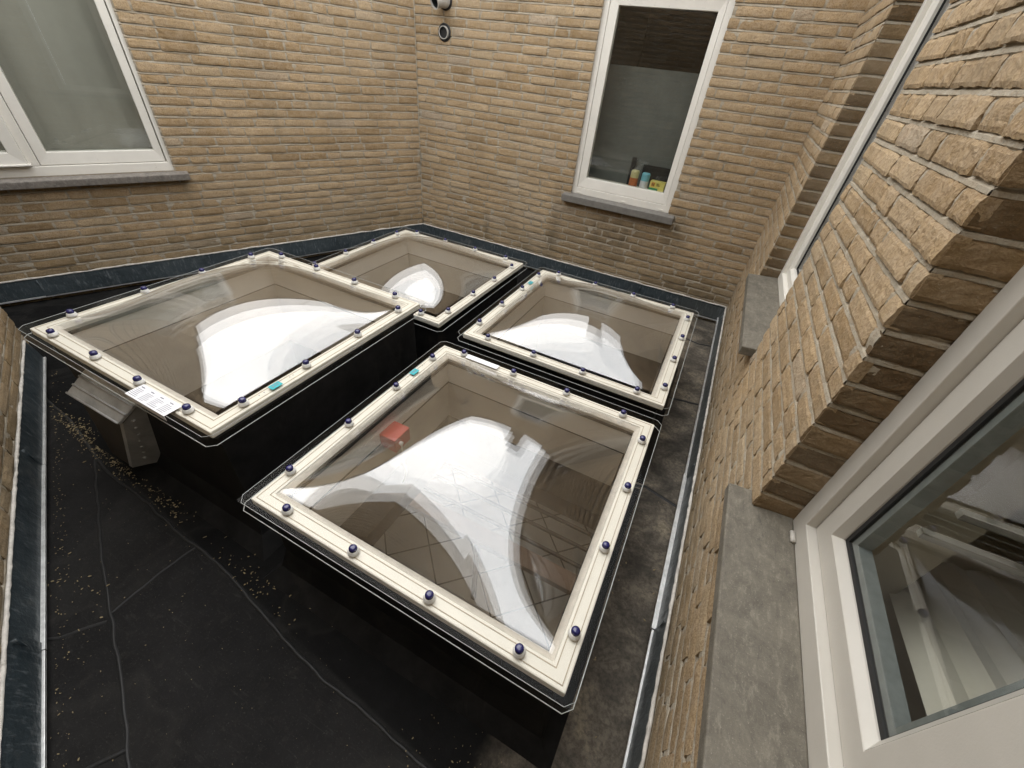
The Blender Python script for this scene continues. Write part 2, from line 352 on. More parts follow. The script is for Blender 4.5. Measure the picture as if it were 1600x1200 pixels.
def brick_panel(name, W, s0, s1, z0, z1, holes, parent, seed, phase=0.0, fine=None, toff=0.0, lens=(.213, .102), full_only=False):
    """every brick a block of its own inside one mesh, in an irregular bond; mortar is the second mesh"""
    R = random.Random(seed); V = []; F = []; T = []
    k0 = math.floor((z0 - phase) / CH); k1 = math.ceil((z1 - phase) / CH)
    for k in range(k0, k1):
        zb = phase + k * CH; zc = zb + CH / 2
        if zc < z0 or zc > z1: continue
        ivs = [(s0, s1)]
        for (a, b, c, d) in holes:
            if c < zc < d:
                nv = []
                for (p, q) in ivs:
                    if b <= p or a >= q: nv.append((p, q)); continue
                    if a > p: nv.append((p, a))
                    if b < q: nv.append((b, q))
                ivs = nv
        wob = R.random() * 10
        for (p, q) in ivs:
            x = p if (q - p) < .3 or full_only else p - R.random() * .2
            while x < q - .015:
                L = lens[0] if R.random() < .74 else lens[1]
                L *= R.uniform(.97, 1.03)
                a = max(x, p); b = min(x + L, q); x += L + R.uniform(.008, .017)
                if q - x < .05: b = q; x = q
                if b - a < .03: continue
                inner_a = a == p; inner_b = b == q
                h0 = .0062 + R.uniform(-.0025, .0025); h1 = CH - .0072 + R.uniform(-.0025, .002)
                mid = (a + b) / 2
                fx = fine(mid, zc) if fine else 0
                nx = max(2, int((b - a) / (.05, .022, .011)[fx])); nz = (2, 4, 6)[fx]
                base = R.uniform(.0, .0022); tl = R.uniform(.0005, .0055); rot = R.uniform(-.0014, .0014); tz = R.uniform(-.012, .012)
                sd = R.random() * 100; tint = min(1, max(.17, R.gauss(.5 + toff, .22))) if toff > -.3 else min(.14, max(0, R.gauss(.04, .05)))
                b0 = len(V)
                for j in range(nz + 1):
                    for i in range(nx + 1):
                        u = i / nx; v = j / nz
                        s = a + (b - a) * u; z = zb + h0 + (h1 - h0) * v + (s - mid) * tz
                        n1 = noise.noise((s * 22 + sd, z * 22, sd)); n2 = noise.noise((s * 90, z * 90, sd))
                        edge = (i in (0, nx)) or (j in (0, nz))
                        o = base + tl * (1 - v) + rot * (u - .5) * 2 + n1 * .0025 + n2 * .0012
                        if fx == 2: o += noise.noise((s * 260, z * 260, sd)) * .0011 + max(0, n1 - .25) * -.006
                        ends = (i == 0 and not inner_a) or (i == nx and not inner_b)
                        if ends or j == 0 or j == nz:
                            o -= .0026 + (.0015 if ends and (j in (0, nz)) else 0)
                            if not ((i == 0 and inner_a) or (i == nx and inner_b)): s += n2 * .004
                            z += n1 * .0028 + n2 * .0028
                        V.append(W(s, z, o))
                        if not edge: pass
                w = nx + 1
                for j in range(nz):
                    for i in range(nx):
                        c = b0 + j * w + i; F.append((c, c + 1, c + 1 + w, c + w)); T.append(tint)
                rim = [b0 + i for i in range(nx)] + [b0 + nx + j * w for j in range(nz)] + \
                      [b0 + nz * w + nx - i for i in range(nx)] + [b0 + (nz - j) * w for j in range(nz)]
                bb = len(V)
                for c in rim:
                    i = (c - b0) % w; j = (c - b0) // w
                    V.append(W(a + (b - a) * i / nx, zb + h0 + (h1 - h0) * j / nz, -.022))
                m = len(rim)
                for c in range(m):
                    d = (c + 1) % m; F.append((rim[d], rim[c], bb + c, bb + d)); T.append(tint)
    me = bpy.data.meshes.new(name); me.from_pydata(V, [], F); me.update(); me.materials.append(BRICK)
    at = me.attributes.new('tint', 'FLOAT', 'FACE'); at.data.foreach_set('value', T)
    me.polygons.foreach_set('use_smooth', [False] * len(F))
    o = bpy.data.objects.new(name, me); C.objects.link(o); o.parent = parent
    # mortar: struck joints, recessed under each brick and flush on top of the next
    V = []; F = []
    ns = max(2, int((s1 - s0) / (.012 if seed == 37 else .03))); rows = []
    for k in range(k0, k1 + 1):
        zb = phase + k * CH
        rows += [(zb - .010, -.0045), (zb - .0065, -.0005), (zb + .001, -.0016), (zb + .0052, -.0065), (zb + .011, -.0045), (zb + CH / 2, -.0012), (zb + CH - .016, -.0018)]
    rows = [r for r in rows if z0 - .02 <= r[0] <= z1 + .02]
    for (z, dep) in rows:
        for i in range(ns + 1):
            s = s0 + (s1 - s0) * i / ns
            n = noise.noise((s * 14 + seed, z * 14, 3)) * .0018 + noise.noise((s * 60, z * 60, seed)) * .0018
            V.append(W(s, z, dep + n))
    w = ns + 1
    for j in range(len(rows) - 1):
        zc = (rows[j][0] + rows[j + 1][0]) / 2
        for i in range(ns):
            scn = s0 + (s1 - s0) * (i + .5) / ns
            if any(a < scn < b and c < zc < d for (a, b, c, d) in holes): continue
            c = j * w + i; F.append((c, c + 1, c + 1 + w, c + w))
    m = MB(); m.v = V; m.f = F
    mo = m.build('mortar', MORTAR, o, fix=False)
    return o

def backing(W, s0, s1, z0, z1, holes, th, parent, name='wall_core', bk=.025):
    """solid masonry behind the facing bricks, left open at the window openings"""
    m = MB(); S = sorted({s0, s1, *[h[0] for h in holes], *[h[1] for h in holes]}); Z = sorted({z0, z1, *[h[2] for h in holes], *[h[3] for h in holes]})
    S = [x for x in S if s0 <= x <= s1]; Z = [x for x in Z if z0 <= x <= z1]
    for i in range(len(S) - 1):
        for j in range(len(Z) - 1):
            a, b, c, d = S[i], S[i + 1], Z[j], Z[j + 1]
            if any(h[0] <= (a + b) / 2 <= h[1] and h[2] <= (c + d) / 2 <= h[3] for h in holes): continue
            m.box((a, c, -th), (b, d, -bk), W)
    return m.build(name, MORTAR, parent)

def coping(W, s0, s1, z, th, parent):
    m = MB(); m.box((s0 - .03, z, -th - .03), (s1 + .03, z + .06, .04), W)
    return m.build('coping', SLATE, parent, bevel=.006)

def flashing(W, s0, s1, parent, mat, seed, zb=-.12, off=.030, edge=.006, top=(0, 0), lip=.0):
    R = random.Random(seed); m = MB(); s = s0; brk = []
    while s < s1 - .02:
        L = R.uniform(.75, 1.15); e = min(s + L, s1); brk.append(e)
        d = R.uniform(.0, .004); n = 8
        vs = []; fs = []
        for i in range(n + 1):
            q = s - (.03 if s > s0 else 0) + (e - s + (.03 if s > s0 else 0)) * i / n
            w = noise.noise((q * 5, seed, 0)) * .004
            for (z, o) in ((top[0] + .012 + w * .5, .006), (top[0] - .02, .012 + w), (zb * .6, off * .75 + w + d), (zb, off + d)):
                vs.append(W(q, z, o + d)); 
        for i in range(n):
            for j in range(3): c = i * 4 + j; fs.append((c, c + 4, c + 5, c + 1))
        m.add(vs, fs)
        m.box((e - .004, zb + .004, off * .2), (e + .002, top[0] - .005, off * .75 + .006), W)
        s = e
    f = m.build('flashing', mat, parent, smooth=True)
    m = MB(); pts = []; rs = []; n = int((s1 - s0) / .02)
    for i in range(n + 1):
        q = s0 + (s1 - s0) * i / n; a = noise.noise((q * 9, seed, 1)); b = noise.noise((q * 40, seed, 2))
        pts.append(W(q, top[0] + .008 + a * .004, .008 + b * .002)); rs.append(.0065 + a * .003 + b * .002)
    m.tube(pts, rs, 6); m.build('caulk_bead', CAULK, f, smooth=True)
    m = MB(); s = s0
    for e in brk:
        j = R.uniform(-.003, .003)
        m.box((s, zb - .010 + j, off - .004), (e - .003, zb + .001 + j, off + edge + j), W)
        s = e
    m.build('drip_edge', ZINC, f, bevel=.001)
    return f

# ------------------------------------------------------------------ roof and hall below
SKY = [  # x0, y0, size, z of the frame top
    (-2.689, -3.385, 1.112, .497), (-2.660, -2.155, 1.114, .330), (-1.377, -2.149, 1.102, .325), (-1.398, -3.434, 1.117, .330)]
xs = sorted({-6.0, .30, *[s[0] + .05 for s in SKY], *[s[0] + s[2] - .05 for s in SKY]})
ys = sorted({-6.2, .30, *[s[1] + .05 for s in SKY], *[s[1] + s[2] - .05 for s in SKY]})
def cutgrid(z, div=.1):
    m = MB(); X = []; Y = []
    for L, O in ((xs, X), (ys, Y)):
        for a, b in zip(L[:-1], L[1:]):
            k = max(1, int(round((b - a) / div))); O += [a + (b - a) * i / k for i in range(k)]
        O.append(L[-1])
    idx = {}
    def vid(i, j):
        if (i, j) not in idx:
            x, y = X[i], Y[j]; idx[(i, j)] = len(m.v)
            m.v.append((x, y, z + noise.noise((x * 1.7, y * 1.7, z)) * .010 * (1 if div < .5 else 0)))
        return idx[(i, j)]
    for i in range(len(X) - 1):
        for j in range(len(Y) - 1):
            cx, cy = (X[i] + X[i + 1]) / 2, (Y[j] + Y[j + 1]) / 2
            if any(s[0] + .05 < cx < s[0] + s[2] - .05 and s[1] + .05 < cy < s[1] + s[2] - .05 for s in SKY): continue
            m.f.append((vid(i, j), vid(i + 1, j), vid(i + 1, j + 1), vid(i, j + 1)))
    return m
tag(cutgrid(ROOF).build('roof', ROOFM, smooth=True, fix=False), kind='structure')
tag(cutgrid(-.50, 9).build('hall_ceiling', DARKWOOD, fix=False), kind='structure')
m = MB(); m.add([(-6, -6.2, -2.7), (.3, -6.2, -2.7), (.3, .3, -2.7), (-6, .3, -2.7)], [(0, 1, 2, 3)])
tag(m.build('hall_floor', TILE, fix=False), kind='structure')
m = MB()
for a, b in (((-6, -6.2), (.3, -6.2)), ((.3, -6.2), (.3, .3)), ((.3, .3), (-6, .3)), ((-6, .3), (-6, -6.2))):
    m.add([(a[0], a[1], -2.72), (b[0], b[1], -2.72), (b[0], b[1], -.17), (a[0], a[1], -.17)], [(0, 1, 2, 3)])
tag(m.build('hall_wall', PLASTER, fix=False), kind='structure')

# overlapping membrane seams on the roof (pointwise welted edges)
def seam(m, pts, w, seed, h=.005):
    P = [Vector((p[0], p[1], 0)) for p in pts]; out = []
    for a, b in zip(P[:-1], P[1:]):
        k = max(2, int((b - a).length / .025)); out += [a + (b - a) * i / k for i in range(k)]
    out.append(P[-1]); vs = []; fs = []
    for i, p in enumerate(out):
        d = (out[min(i + 1, len(out) - 1)] - out[max(i - 1, 0)]).normalized(); n = Vector((-d.y, d.x, 0))
        a = noise.noise((i * .35, seed, 0)) * .007 + noise.noise((i * .07, seed, 9)) * .012; b = noise.noise((i * .8, seed, 5)) * .5 + 1
        z = ROOF + noise.noise((p.x * 1.7, p.y * 1.7, ROOF)) * .010
        for (o, q) in ((-w * .5, 0.0), (-w * .2, h * b), (w * .25, h * .7 * b), (w * .5, -.001)):
            c = p + n * (o + a); vs.append((c.x, c.y, z + q + .0005))
    for i in range(len(out) - 1):
        for j in range(3): c = i * 4 + j; fs.append((c, c + 4, c + 5, c + 1))
    m.add(vs, fs)
m = MB()
seam(m, [(-3.5, -3.36), (-2.99, -3.42), (-2.48, -3.50), (-2.1, -3.52), (-1.75, -3.53), (-1.31, -3.59), (-.96, -3.63), (-.57, -3.65), (-.2, -3.66)], .013, 1, .005)
seam(m, [(-2.62, -3.49), (-2.12, -3.71), (-1.8, -3.84), (-1.56, -3.93), (-1.31, -4.04), (-.9, -4.22)], .010, 2, .004)
seam(m, [(-1.80, -3.84), (-1.80, -3.70), (-1.79, -3.54)], .008, 3, .003)
seam(m, [(-1.95, -4.03), (-1.86, -3.96), (-1.78, -3.86)], .012, 4, .003)
seam(m, [(-1.42, -4.12), (-1.36, -4.02)], .014, 5)
seam(m, [(-.33, -1.35), (-.2, -1.38), (-.03, -1.34)], .02, 6)
seam(m, [(-.33, -2.28), (-.2, -2.22), (-.03, -2.26)], .02, 7)
seam(m, [(-.30, -.45), (-.12, -.5), (-.03, -.47)], .02, 8)
SEAMM = mat_simple('bitumen_seam', (.010, .0098, .0095), .6, .4, 30, .5, 120, dirt=(.04, .038, .034), dscale=60, dlo=.60)
tag(m.build('roof_seams', SEAMM, smooth=True, fix=False), kind='structure')

# loose bits
m = MB()
def flake(x, y, s):
    a = rnd.uniform(0, 6.28); l = s * rnd.uniform(.6, 1.8); w = s * rnd.uniform(.3, .8); z = ROOF + .006 + noise.noise((x * 1.7, y * 1.7, ROOF)) * .01
    c, d = math.cos(a), math.sin(a); t = rnd.uniform(-.4, .4) * s
    P = [(-l, -w * .3, t), (-l * .2, -w, 0), (l, -w * .2, -t), (l * .6, w * .8, s * .3), (-l * .5, w, s * .2)]
    top = [(x + p[0] * c - p[1] * d, y + p[0] * d + p[1] * c, z + p[2] * .5 + .001) for p in P]
    bot = [(p[0], p[1], p[2] - .0012) for p in top]
    m.add(top + bot, [(0, 1, 2, 3, 4), (9, 8, 7, 6, 5)] + [(i, i + 5, (i + 1) % 5 + 5, (i + 1) % 5) for i in range(5)])
for _ in range(620):
    u = rnd.random() ** .8; cl = rnd.choice((.05, .3, .42, .55, .9)); u = cl + rnd.gauss(0, .10)
    flake(-3.02 + u * 1.0, -3.420 - u * .05 + rnd.gauss(0, .024), rnd.uniform(.001, .0045) * (1.8 if rnd.random() < .04 else 1))
for _ in range(60): flake(rnd.gauss(-2.05, .12), rnd.gauss(-3.86, .05), rnd.uniform(.001, .004))
for _ in range(70): flake(rnd.gauss(-1.5, .15), rnd.gauss(-3.52, .03), rnd.uniform(.001, .004))
for _ in range(260): flake(rnd.uniform(-2.6, -.3), rnd.uniform(-4.3, -3.5), rnd.uniform(.0005, .0018))
for _ in range(160): s_ = rnd.uniform(.1, 2.4); q_ = WD(s_, 0, .05 + abs(rnd.gauss(0, .02))); flake(q_[0], q_[1], rnd.uniform(.001, .003))
for _ in range(110): flake(rnd.gauss(-.45, .12), rnd.gauss(-3.66, .07), rnd.uniform(.0008, .0025))
for _ in range(60): flake(rnd.uniform(-.3, -.04), rnd.uniform(-3.6, -.2), rnd.uniform(.001, .005))
tag(m.build('dry_debris', FLAKE, fix=False), 'tan leaf crumbs and grit scattered on the black roof', 'debris', kind='stuff')

# ------------------------------------------------------------------ skylights
def prism_ring(m, o, i, z0, z1): m.ring((-o, o, -o, o), (-i, i, -i, i), z1, z1, z0, lambda a, b, c: (a, b, c))
def dome_mesh(h, a, n=44, ex=1.0):
    m = MB()
    for j in range(n + 1):
        for i in range(n + 1):
            u = math.sin((i / n - .5) * math.pi); v = math.sin((j / n - .5) * math.pi)
            z = h * ((1 - u * u) * (1 - v * v)) ** ex
            # free-blown sheet: fuller shoulders than a product of parabolas
            z = h * (1 - (1 - (1 - u * u) * (1 - v * v)) ** 1.0) * (1 + .10 * (u * u + v * v) - .12 * u * u * v * v)
            m.v.append((u * a, v * a, z))
    w = n + 1
    for j in range(n):
        for i in range(n): c = j * w + i; m.f.append((c, c + 1, c + 1 + w, c + w))
    return m
def make_skylight(H, tall):
    """local origin: centre of the frame top; H = half size; tall = drop from frame top to roof"""
    root = bpy.data.objects.new('domed_skylight', None); C.objects.link(root)
    m = MB(); fl = .015
    q = lambda h, z: [(-h, -h, z), (h, -h, z), (h, h, z), (-h, h, z)]
    hi = H - .075; ho = H - .026
    vs = q(ho, -.045) + q(ho + .004, -tall + .16) + q(ho + .030, -tall + .06) + q(ho + .090, -tall - .006); fs = []
    for r in range(3):
        for k in range(4): n = (k + 1) % 4; fs.append((r * 4 + k, r * 4 + 4 + k, r * 4 + 4 + n, r * 4 + n))
    m.add(vs, fs); m.build('curb', CURB, root, fix=False)
    m = MB(); prism_ring(m, H - .010, hi, -.046, -.030); m.build('gasket', BLACK, root)
    f = MB(); prism_ring(f, H, H - .052, -.030, .0)
    fr = f.build('frame', CREAM, root, bevel=.004)
    f = MB(); f.ring((-(H - .0525),) + (H - .0525,) + (-(H - .0525), H - .0525), (-(H - .072), H - .072, -(H - .072), H - .072), -.004, -.016, -.032, lambda a, b, c: (a, b, c))
    f.build('inner_lip', DIRTPVC, fr)
    f = MB(); f.ring((-(H - .012), H - .012, -(H - .012), H - .012), (-(H - .0145), H - .0145, -(H - .0145), H - .0145), .0012, .0012, -.001, lambda a, b, c: (a, b, c))
    f.ring((-(H - .040), H - .040, -(H - .040), H - .040), (-(H - .0425), H - .0425, -(H - .0425), H - .0425), .0012, .0012, -.001, lambda a, b, c: (a, b, c))
    f.build('bead_line', BEAD, fr)
    # liner bands down through the roof
    def band(name, z0, z1, ins, mat):
        b = MB(); h = hi + .003 - ins
        b.add(q(h, z0) + q(h, z1), [(k, 4 + k, 4 + (k + 1) % 4, (k + 1) % 4) for k in range(4)]); return b.build(name, mat, root, fix=False)
    zt = -tall - ROOF_REL
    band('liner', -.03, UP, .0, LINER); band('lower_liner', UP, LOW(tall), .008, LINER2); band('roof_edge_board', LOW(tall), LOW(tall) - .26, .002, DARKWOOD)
    # dome shells
    a = H - .062
    for k, (h, ins) in enumerate(((.157, 0), (.134, .006), (.112, .012))):
        d = dome_mesh(h, a - ins); d.build('dome_shell', ACRYLO if k == 0 else ACRYL, root, smooth=True, fix=False, loc=(0, 0, .007 - k * .003))
    f = MB(); prism_ring(f, H + .028, a, .0035, .0065); fg = f.build('dome_flange', ACRYL2, root)
    for o, z0, z1 in ((H + .030, -.035, .0065),):
        s = MB(); c = .022
        def oc(h, z, e): return [(-h + e, -h, z), (h - e, -h, z), (h, -h + e, z), (h, h - e, z), (h - e, h, z), (-h + e, h, z), (-h, h - e, z), (-h, -h + e, z)]
        s.add(oc(o - .003, z1, c) + oc(o, z0, c), [(k, 8 + k, 8 + (k + 1) % 8, (k + 1) % 8) for k in range(8)])
        s.build('flange_skirt', ACRYL2, fg, fix=False)
        e = MB(); P = oc(o, z0, c); e.tube(P + [P[0]], .0015, 6, False); P = oc(o - .003, z1, c); e.tube(P + [P[0]], .0009, 6, False)
        e.build('flange_edge', EDGE, fg, smooth=True)
    for sd in range(4):
        for fr_ in (.125, .375, .625, .875):
            t = -H + 2 * H * fr_; e = H - .026
            x, y = ((t, -e), (e, t), (-t, e), (-e, -t))[sd]
            w = MB(); w.lathe([(0, -.001), (.0175, -.001), (.0175, .004), (.0145, .011), (.0115, .013), (0, .013)], (0, 0, 0), seg=18)
            wo_ = w.build('screw_washer', WASH, root, smooth=False, loc=(x + rnd.uniform(-.004, .004), y + rnd.uniform(-.004, .004), .0075)); wo_.rotation_euler = (rnd.uniform(-.06, .06), rnd.uniform(-.06, .06), rnd.uniform(0, 3))
            c = MB(); c.lathe([(.0122, .012), (.0125, .020), (.0105, .0245), (.006, .0265), (0, .0268)], (0, 0, 0), seg=18)
            c.build('screw_cap', BLUE, wo_, smooth=True)
    return root
ROOF_REL = 0.0
UP = -.165
def LOW(tall): return -tall + .09
def copy_tree(o, parent=None):
    c = o.copy(); C.objects.link(c); c.parent = parent
    for ch in list(o.children): copy_tree(ch, c)
    return c
HS = .5575
proto = make_skylight(HS, .49)
tallp = make_skylight(.556, .657)
SL = []
labs = ['tallest domed skylight, left of the others, white paper label on its near rim',
        'domed skylight in the far corner, half hidden behind the taller one',
        'domed skylight under the narrow window, between the back wall and the nearest dome',
        'nearest and largest looking domed skylight, red box seen inside']
for i, s in enumerate(SKY):
    o = tallp if i == 0 else (proto if i == 3 else copy_tree(proto))
    o.location = (s[0] + s[2] / 2, s[1] + s[2] / 2, s[3]); tag(o, labs[i], 'skylight', 'domed skylights on the flat roof'); SL.append(o)
SLbase = SL
def stick(parent, name, x0, x1, y0, y1, mat, z=.0095):
    m = MB(); m.box((x0, y0, z), (x1, y1, z + .0008)); return m.build(name, mat, parent)
def rel(i, x, y): s = SKY[i]; return x - s[0] - s[2] / 2, y - s[1] - s[2] / 2
# paper label with rows of fine print, draped over the near rim of the tall skylight
lx0, ly = rel(0, -1.968, -3.375); lx1, _ = rel(0, -1.752, -3.4)
m = MB(); y0 = -.556 - .0315
m.box((lx0, y0 + .0, .0095), (lx1, -.556 + .028, .0105)); m.box((lx0, y0 - .0012, -.012), (lx1, y0 + .0, .0105))
lab = m.build('paper_label', PAPER, SL[0])
m = MB()
for c in range(4):
    a = lx0 + .006 + c * .0525; R = random.Random(c)
    m.box((a + .004, y0 + .046, .0105), (a + .022, y0 + .050, .0110))
    for r in range(6): m.box((a, y0 + .006 + r * .0062, .0105), (a + R.uniform(.028, .044), y0 + .0078 + r * .0062, .0110))
m.build('fine_print', INK, lab)
for i, (x, y) in ((0, (-1.598, -3.12)), (3, (-1.374, -2.60)), (2, (-1.352, -1.33))):
    x, y = rel(i, x, y); 
    t_ = stick(SL[i], 'teal_label', x - .014, x + .014, y - .022, y + .022, TEAL)
    m = MB()
    for k in range(3): m.box((x - .008, y - .012 + k * .010, .0103), (x + .006, y - .008 + k * .010, .0108))
    for k in (-.07, -.05, .06, .075): m.box((x - .001, y + k, .0095), (x + .003, y + k + .004, .0100))
    m.build('label_marks', INK, t_)
# brown gunge and pale label along the inner rim of the nearest skylight
stick(SL[3], 'paper_label', -.40, -.22, .512, .545, PAPER)

# grey sheet-clad boxing against the tall skylight
bx = empty('duct_boxing', (-2.3, -3.4, ROOF), 'grey sheet-metal boxed outlet jutting from under the tall skylight near rim', 'duct box')
inv = lambda P: [(p[0] + 2.3, p[1] + 3.4, p[2] - ROOF) for p in P]
m = MB(); T = [(-2.50, -3.445, .285), (-2.13, -3.445, .300), (-2.06, -3.365, .40), (-2.44, -3.365, .385)]
m.add(inv(T + [(p[0], p[1] + .004, p[2] - .014) for p in T]), [(0, 1, 2, 3), (7, 6, 5, 4), (0, 4, 5, 1), (1, 5, 6, 2), (2, 6, 7, 3), (3, 7, 4, 0)])
m.build('hood', GREYCLAD, bx, bevel=.003)
m = MB()
for f in (.0, .35, .7):
    m.tube([Vector(inv([T[0]])[0]).lerp(Vector(inv([T[3]])[0]), f), Vector(inv([T[1]])[0]).lerp(Vector(inv([T[2]])[0]), f)], .0045, 6)
m.build('folded_rib', GREYCLAD, bx, smooth=True)
m = MB(); P = [(-2.46, -3.43, .272), (-2.135, -3.43, .288), (-2.065, -3.36, .388), (-2.43, -3.36, .372)]; Q = [(-2.48, -3.45, -.07), (-2.32, -3.45, -.07), (-2.25, -3.36, -.07), (-2.48, -3.36, -.07)]
m.add(inv(P + Q), [(0, 1, 2, 3), (0, 4, 5, 1), (2, 6, 7, 3), (3, 7, 4, 0)])
m.build('front_face', BROWNCLAD, bx)
m = MB(); m.add(inv([(P[1][0] + .003, P[1][1] - .002, P[1][2]), (P[2][0] + .003, P[2][1], P[2][2]), (Q[2][0] + .003, Q[2][1], Q[2][2]), (Q[1][0] + .003, Q[1][1] - .002, Q[1][2])] +
              [(P[1][0] - .02, P[1][1] - .003, P[1][2]), (Q[1][0] - .02, Q[1][1] - .003, Q[1][2])]), [(0, 1, 2, 3), (0, 3, 5, 4)])
m.build('side_cladding', GREYCLAD, bx)
for k in range(7):
    m = MB(); f = .12 + k * .12; a = Vector(inv([P[1]])[0]).lerp(Vector(inv([Q[1]])[0]), f); b = Vector(inv([P[2]])[0]).lerp(Vector(inv([Q[2]])[0]), f); c = a.lerp(b, .45)
    m.lathe([(.009, 0), (.008, .004), (.003, .007), (0, .0075)], c + Vector((.004, 0, 0)), (1, -.3, .2), 8)
    m.build('rivet', GREYCLAD, bx, smooth=True)

# ------------------------------------------------------------------ windows
def win_ring(outer, t): return (outer[0] + t, outer[1] - t, outer[2] + t, outer[3] - t)
def pane_mesh(W, r, d):
    m = MB(); m.add([W(r[0], r[2], d), W(r[1], r[2], d), W(r[1], r[3], d), W(r[0], r[3], d)], [(0, 1, 2, 3)]); return m
def casement(W, parent, rect, front, fw, sw, mat, step=.02, gl=.05, rnm='window'):
    """fixed outer frame, a sash set back in it, a glazing bead and the pane"""
    m = MB(); a = win_ring(rect, fw); m.ring(rect, a, front, front, front - .07, W)
    w = m.build(rnm, mat, parent, bevel=.003)
    m = MB(); b = win_ring(a, sw - .012); m.ring(win_ring(a, .0015), b, front - step, front - step, front - .08, W)
    m.build('sash', mat, w, bevel=.003)
    m = MB(); c = win_ring(b, .012); m.ring(b, c, front - step - .001, front - step - .014, front - .07, W); m.build('glazing_bead', mat, w)
    m = MB(); d = win_ring(c, .006); m.ring(c, d, front - gl + .004, front - gl + .004, front - gl - .02, W); m.build('gasket', BLACK, w)
    pane_mesh(W, c, front - gl).build('pane', GLASS, w, fix=False)
    return w, c
def sill(W, parent, s0, s1, zt, zb, back, front, mat, drop=.012, name='sill'):
    m = MB(); V = [W(s, z, o) for s in (s0, s1) for (z, o) in ((zt, back), (zt - drop, front), (zb - drop, front), (zb, back))]
    m.add(V, [(0, 1, 2, 3), (7, 6, 5, 4), (0, 4, 5, 1), (1, 5, 6, 2), (2, 6, 7, 3), (3, 7, 4, 0)])
    return m.build(name, mat, parent, bevel=.004)
def room(W, parent, s0, s1, z0, z1, d0, d1, mat=DARK):
    m = MB(); m.box((s0, z0, d1), (s1, z1, d0), W); m.f = [f for k, f in enumerate(m.f) if k != 5]
    return m

HA, HB, HC, HD = 3.25, 2.95, 2.8, 2.35
def interior(W, parent, s0, s1, z0, z1, d0, d1, mat):
    """open-fronted box of wall linings behind a window"""
    m = MB(); P = lambda s, z, d: W(s, z, d)
    V = [P(s0, z0, d0), P(s1, z0, d0), P(s1, z1, d0), P(s0, z1, d0), P(s0, z0, d1), P(s1, z0, d1), P(s1, z1, d1), P(s0, z1, d1)]
    m.add(V, [(0, 1, 5, 4), (1, 2, 6, 5), (2, 3, 7, 6), (3, 0, 4, 7), (4, 5, 6, 7)])
    return m.build('room_lining', mat, parent, fix=False)

# --- A : left rear wall with the wide window
bA = empty('brick_building', WA(1.5, 0, -.1), 'brick building on the left, its wall holding the wide two-part window', 'building')
bA.location = (0, 0, 0)
AW = (2.056, 4.3, .640, 2.5)
holesA = [(2.066, 4.29, .645, 2.5)]
brick_panel('brick_wall', WA, .0, 5.6, -.3, HA, holesA, bA, 11, .0, lambda s, z: 1 if z < 2.1 and s < 3.4 else 0, .0)
backing(WA, -.3, 5.6, -.4, HA, holesA, .26, bA); coping(WA, -.3, 5.6, HA, .26, bA)
flashing(WA, .0, 5.4, bA, LEAD, 5)
m = MB(); m.ring(AW, (AW[0] + .045, AW[1] - .045, AW[2] + .065, AW[3] - .045), -.012, -.014, -.09, WA)
w = m.build('window', PVC, bA, bevel=.004)
m = MB(); m.box((2.775, AW[2] + .066, -.088), (2.825, AW[3] - .046, -.016), WA); m.build('mullion', PVC, w, bevel=.003)
r = (2.108, 2.772, .708, 2.44); i_ = (2.153, 2.716, .782, 2.39)
m = MB(); m.ring(r, i_, -.022, -.030, -.088, WA); m.build('sash', PVC, w, bevel=.003)
pane_mesh(WA, i_, -.055).build('pane', GLASS, w, fix=False)
r = (2.822, 4.2, .722, 2.44); i_ = (2.885, 4.14, .79, 2.38)
m = MB(); m.ring(r, i_, .016, .010, -.085, WA); m.box((r[0] - .012, r[2] - .008, -.02), (r[1], r[2] + .003, .026), WA); m.build('sash', PVC, w, bevel=.003)
pane_mesh(WA, i_, -.03).build('pane', GLASS, w, fix=False)
sill(WA, bA, 2.0, 4.36, .648, .606, -.03, .060, LEADSILL)
m = MB(); R = random.Random(3); s = 2.004
while s < 3.4:
    d = R.uniform(.004, .010); m.box((s, .594, .0595), (s + d, .634 - R.uniform(0, .008), .0615 + R.uniform(0, .003)), WA); s += d + R.uniform(.001, .005)
m.build('sill_ribbing', LEADSILL, bA)
interior(WA, w, 2.02, 4.35, .5, 2.6, -.1, -1.6, DARK)
m = MB(); n = 60
for i in range(n + 1):
    s = 2.03 + 2.3 * i / n; o = -.20 + .012 * math.sin(i * 1.3) + .01 * math.sin(i * .47)
    m.v += [WA(s, .62, o), WA(s, 2.55, o - .01)]
for i in range(n): m.f.append((2 * i, 2 * i + 2, 2 * i + 3, 2 * i + 1))
m.build('curtain', CURTAIN, w, smooth=True, fix=False)

# --- B : back wall with the tall narrow window
m = MB(); m.tube([(-3.262, -.006, z) for z in np.arange(.01, 4.3, .1).tolist()], [.0045 + .003 * noise.noise((z * 8, 0, 0)) for z in np.arange(.01, 4.3, .1).tolist()], 6); m.build('corner_joint', MORTAR, bA, smooth=True)
bB = empty('brick_building', (0, 0, 0), 'brick building at the back, its wall holding the tall narrow window', 'building')
BW = (-1.612, -.724, .640, 2.04)
brick_panel('brick_wall', WB, -3.266, .0, -.3, HB, [(BW[0] + .006, BW[1] - .006, .645, 2.03)], bB, 23, .028, lambda s, z: 1 if z < 2.2 else 0, .04)
backing(WB, -3.6, .02, -.4, HB, [BW], .26, bB); coping(WB, -3.6, .0, HB, .26, bB)
flashing(WB, -3.262, -.006, bB, LEAD, 9)
m = MB(); m.box((-.40, -.115, .0345), (-.01, .002, .0365), WB); m.build('flashing_patch', LEADG, bB)
m = MB(); m.ring(BW, (-1.565, -.772, .700, 1.985), -.028, -.028, -.10, WB)
w = m.build('window', PVC, bB, bevel=.003)
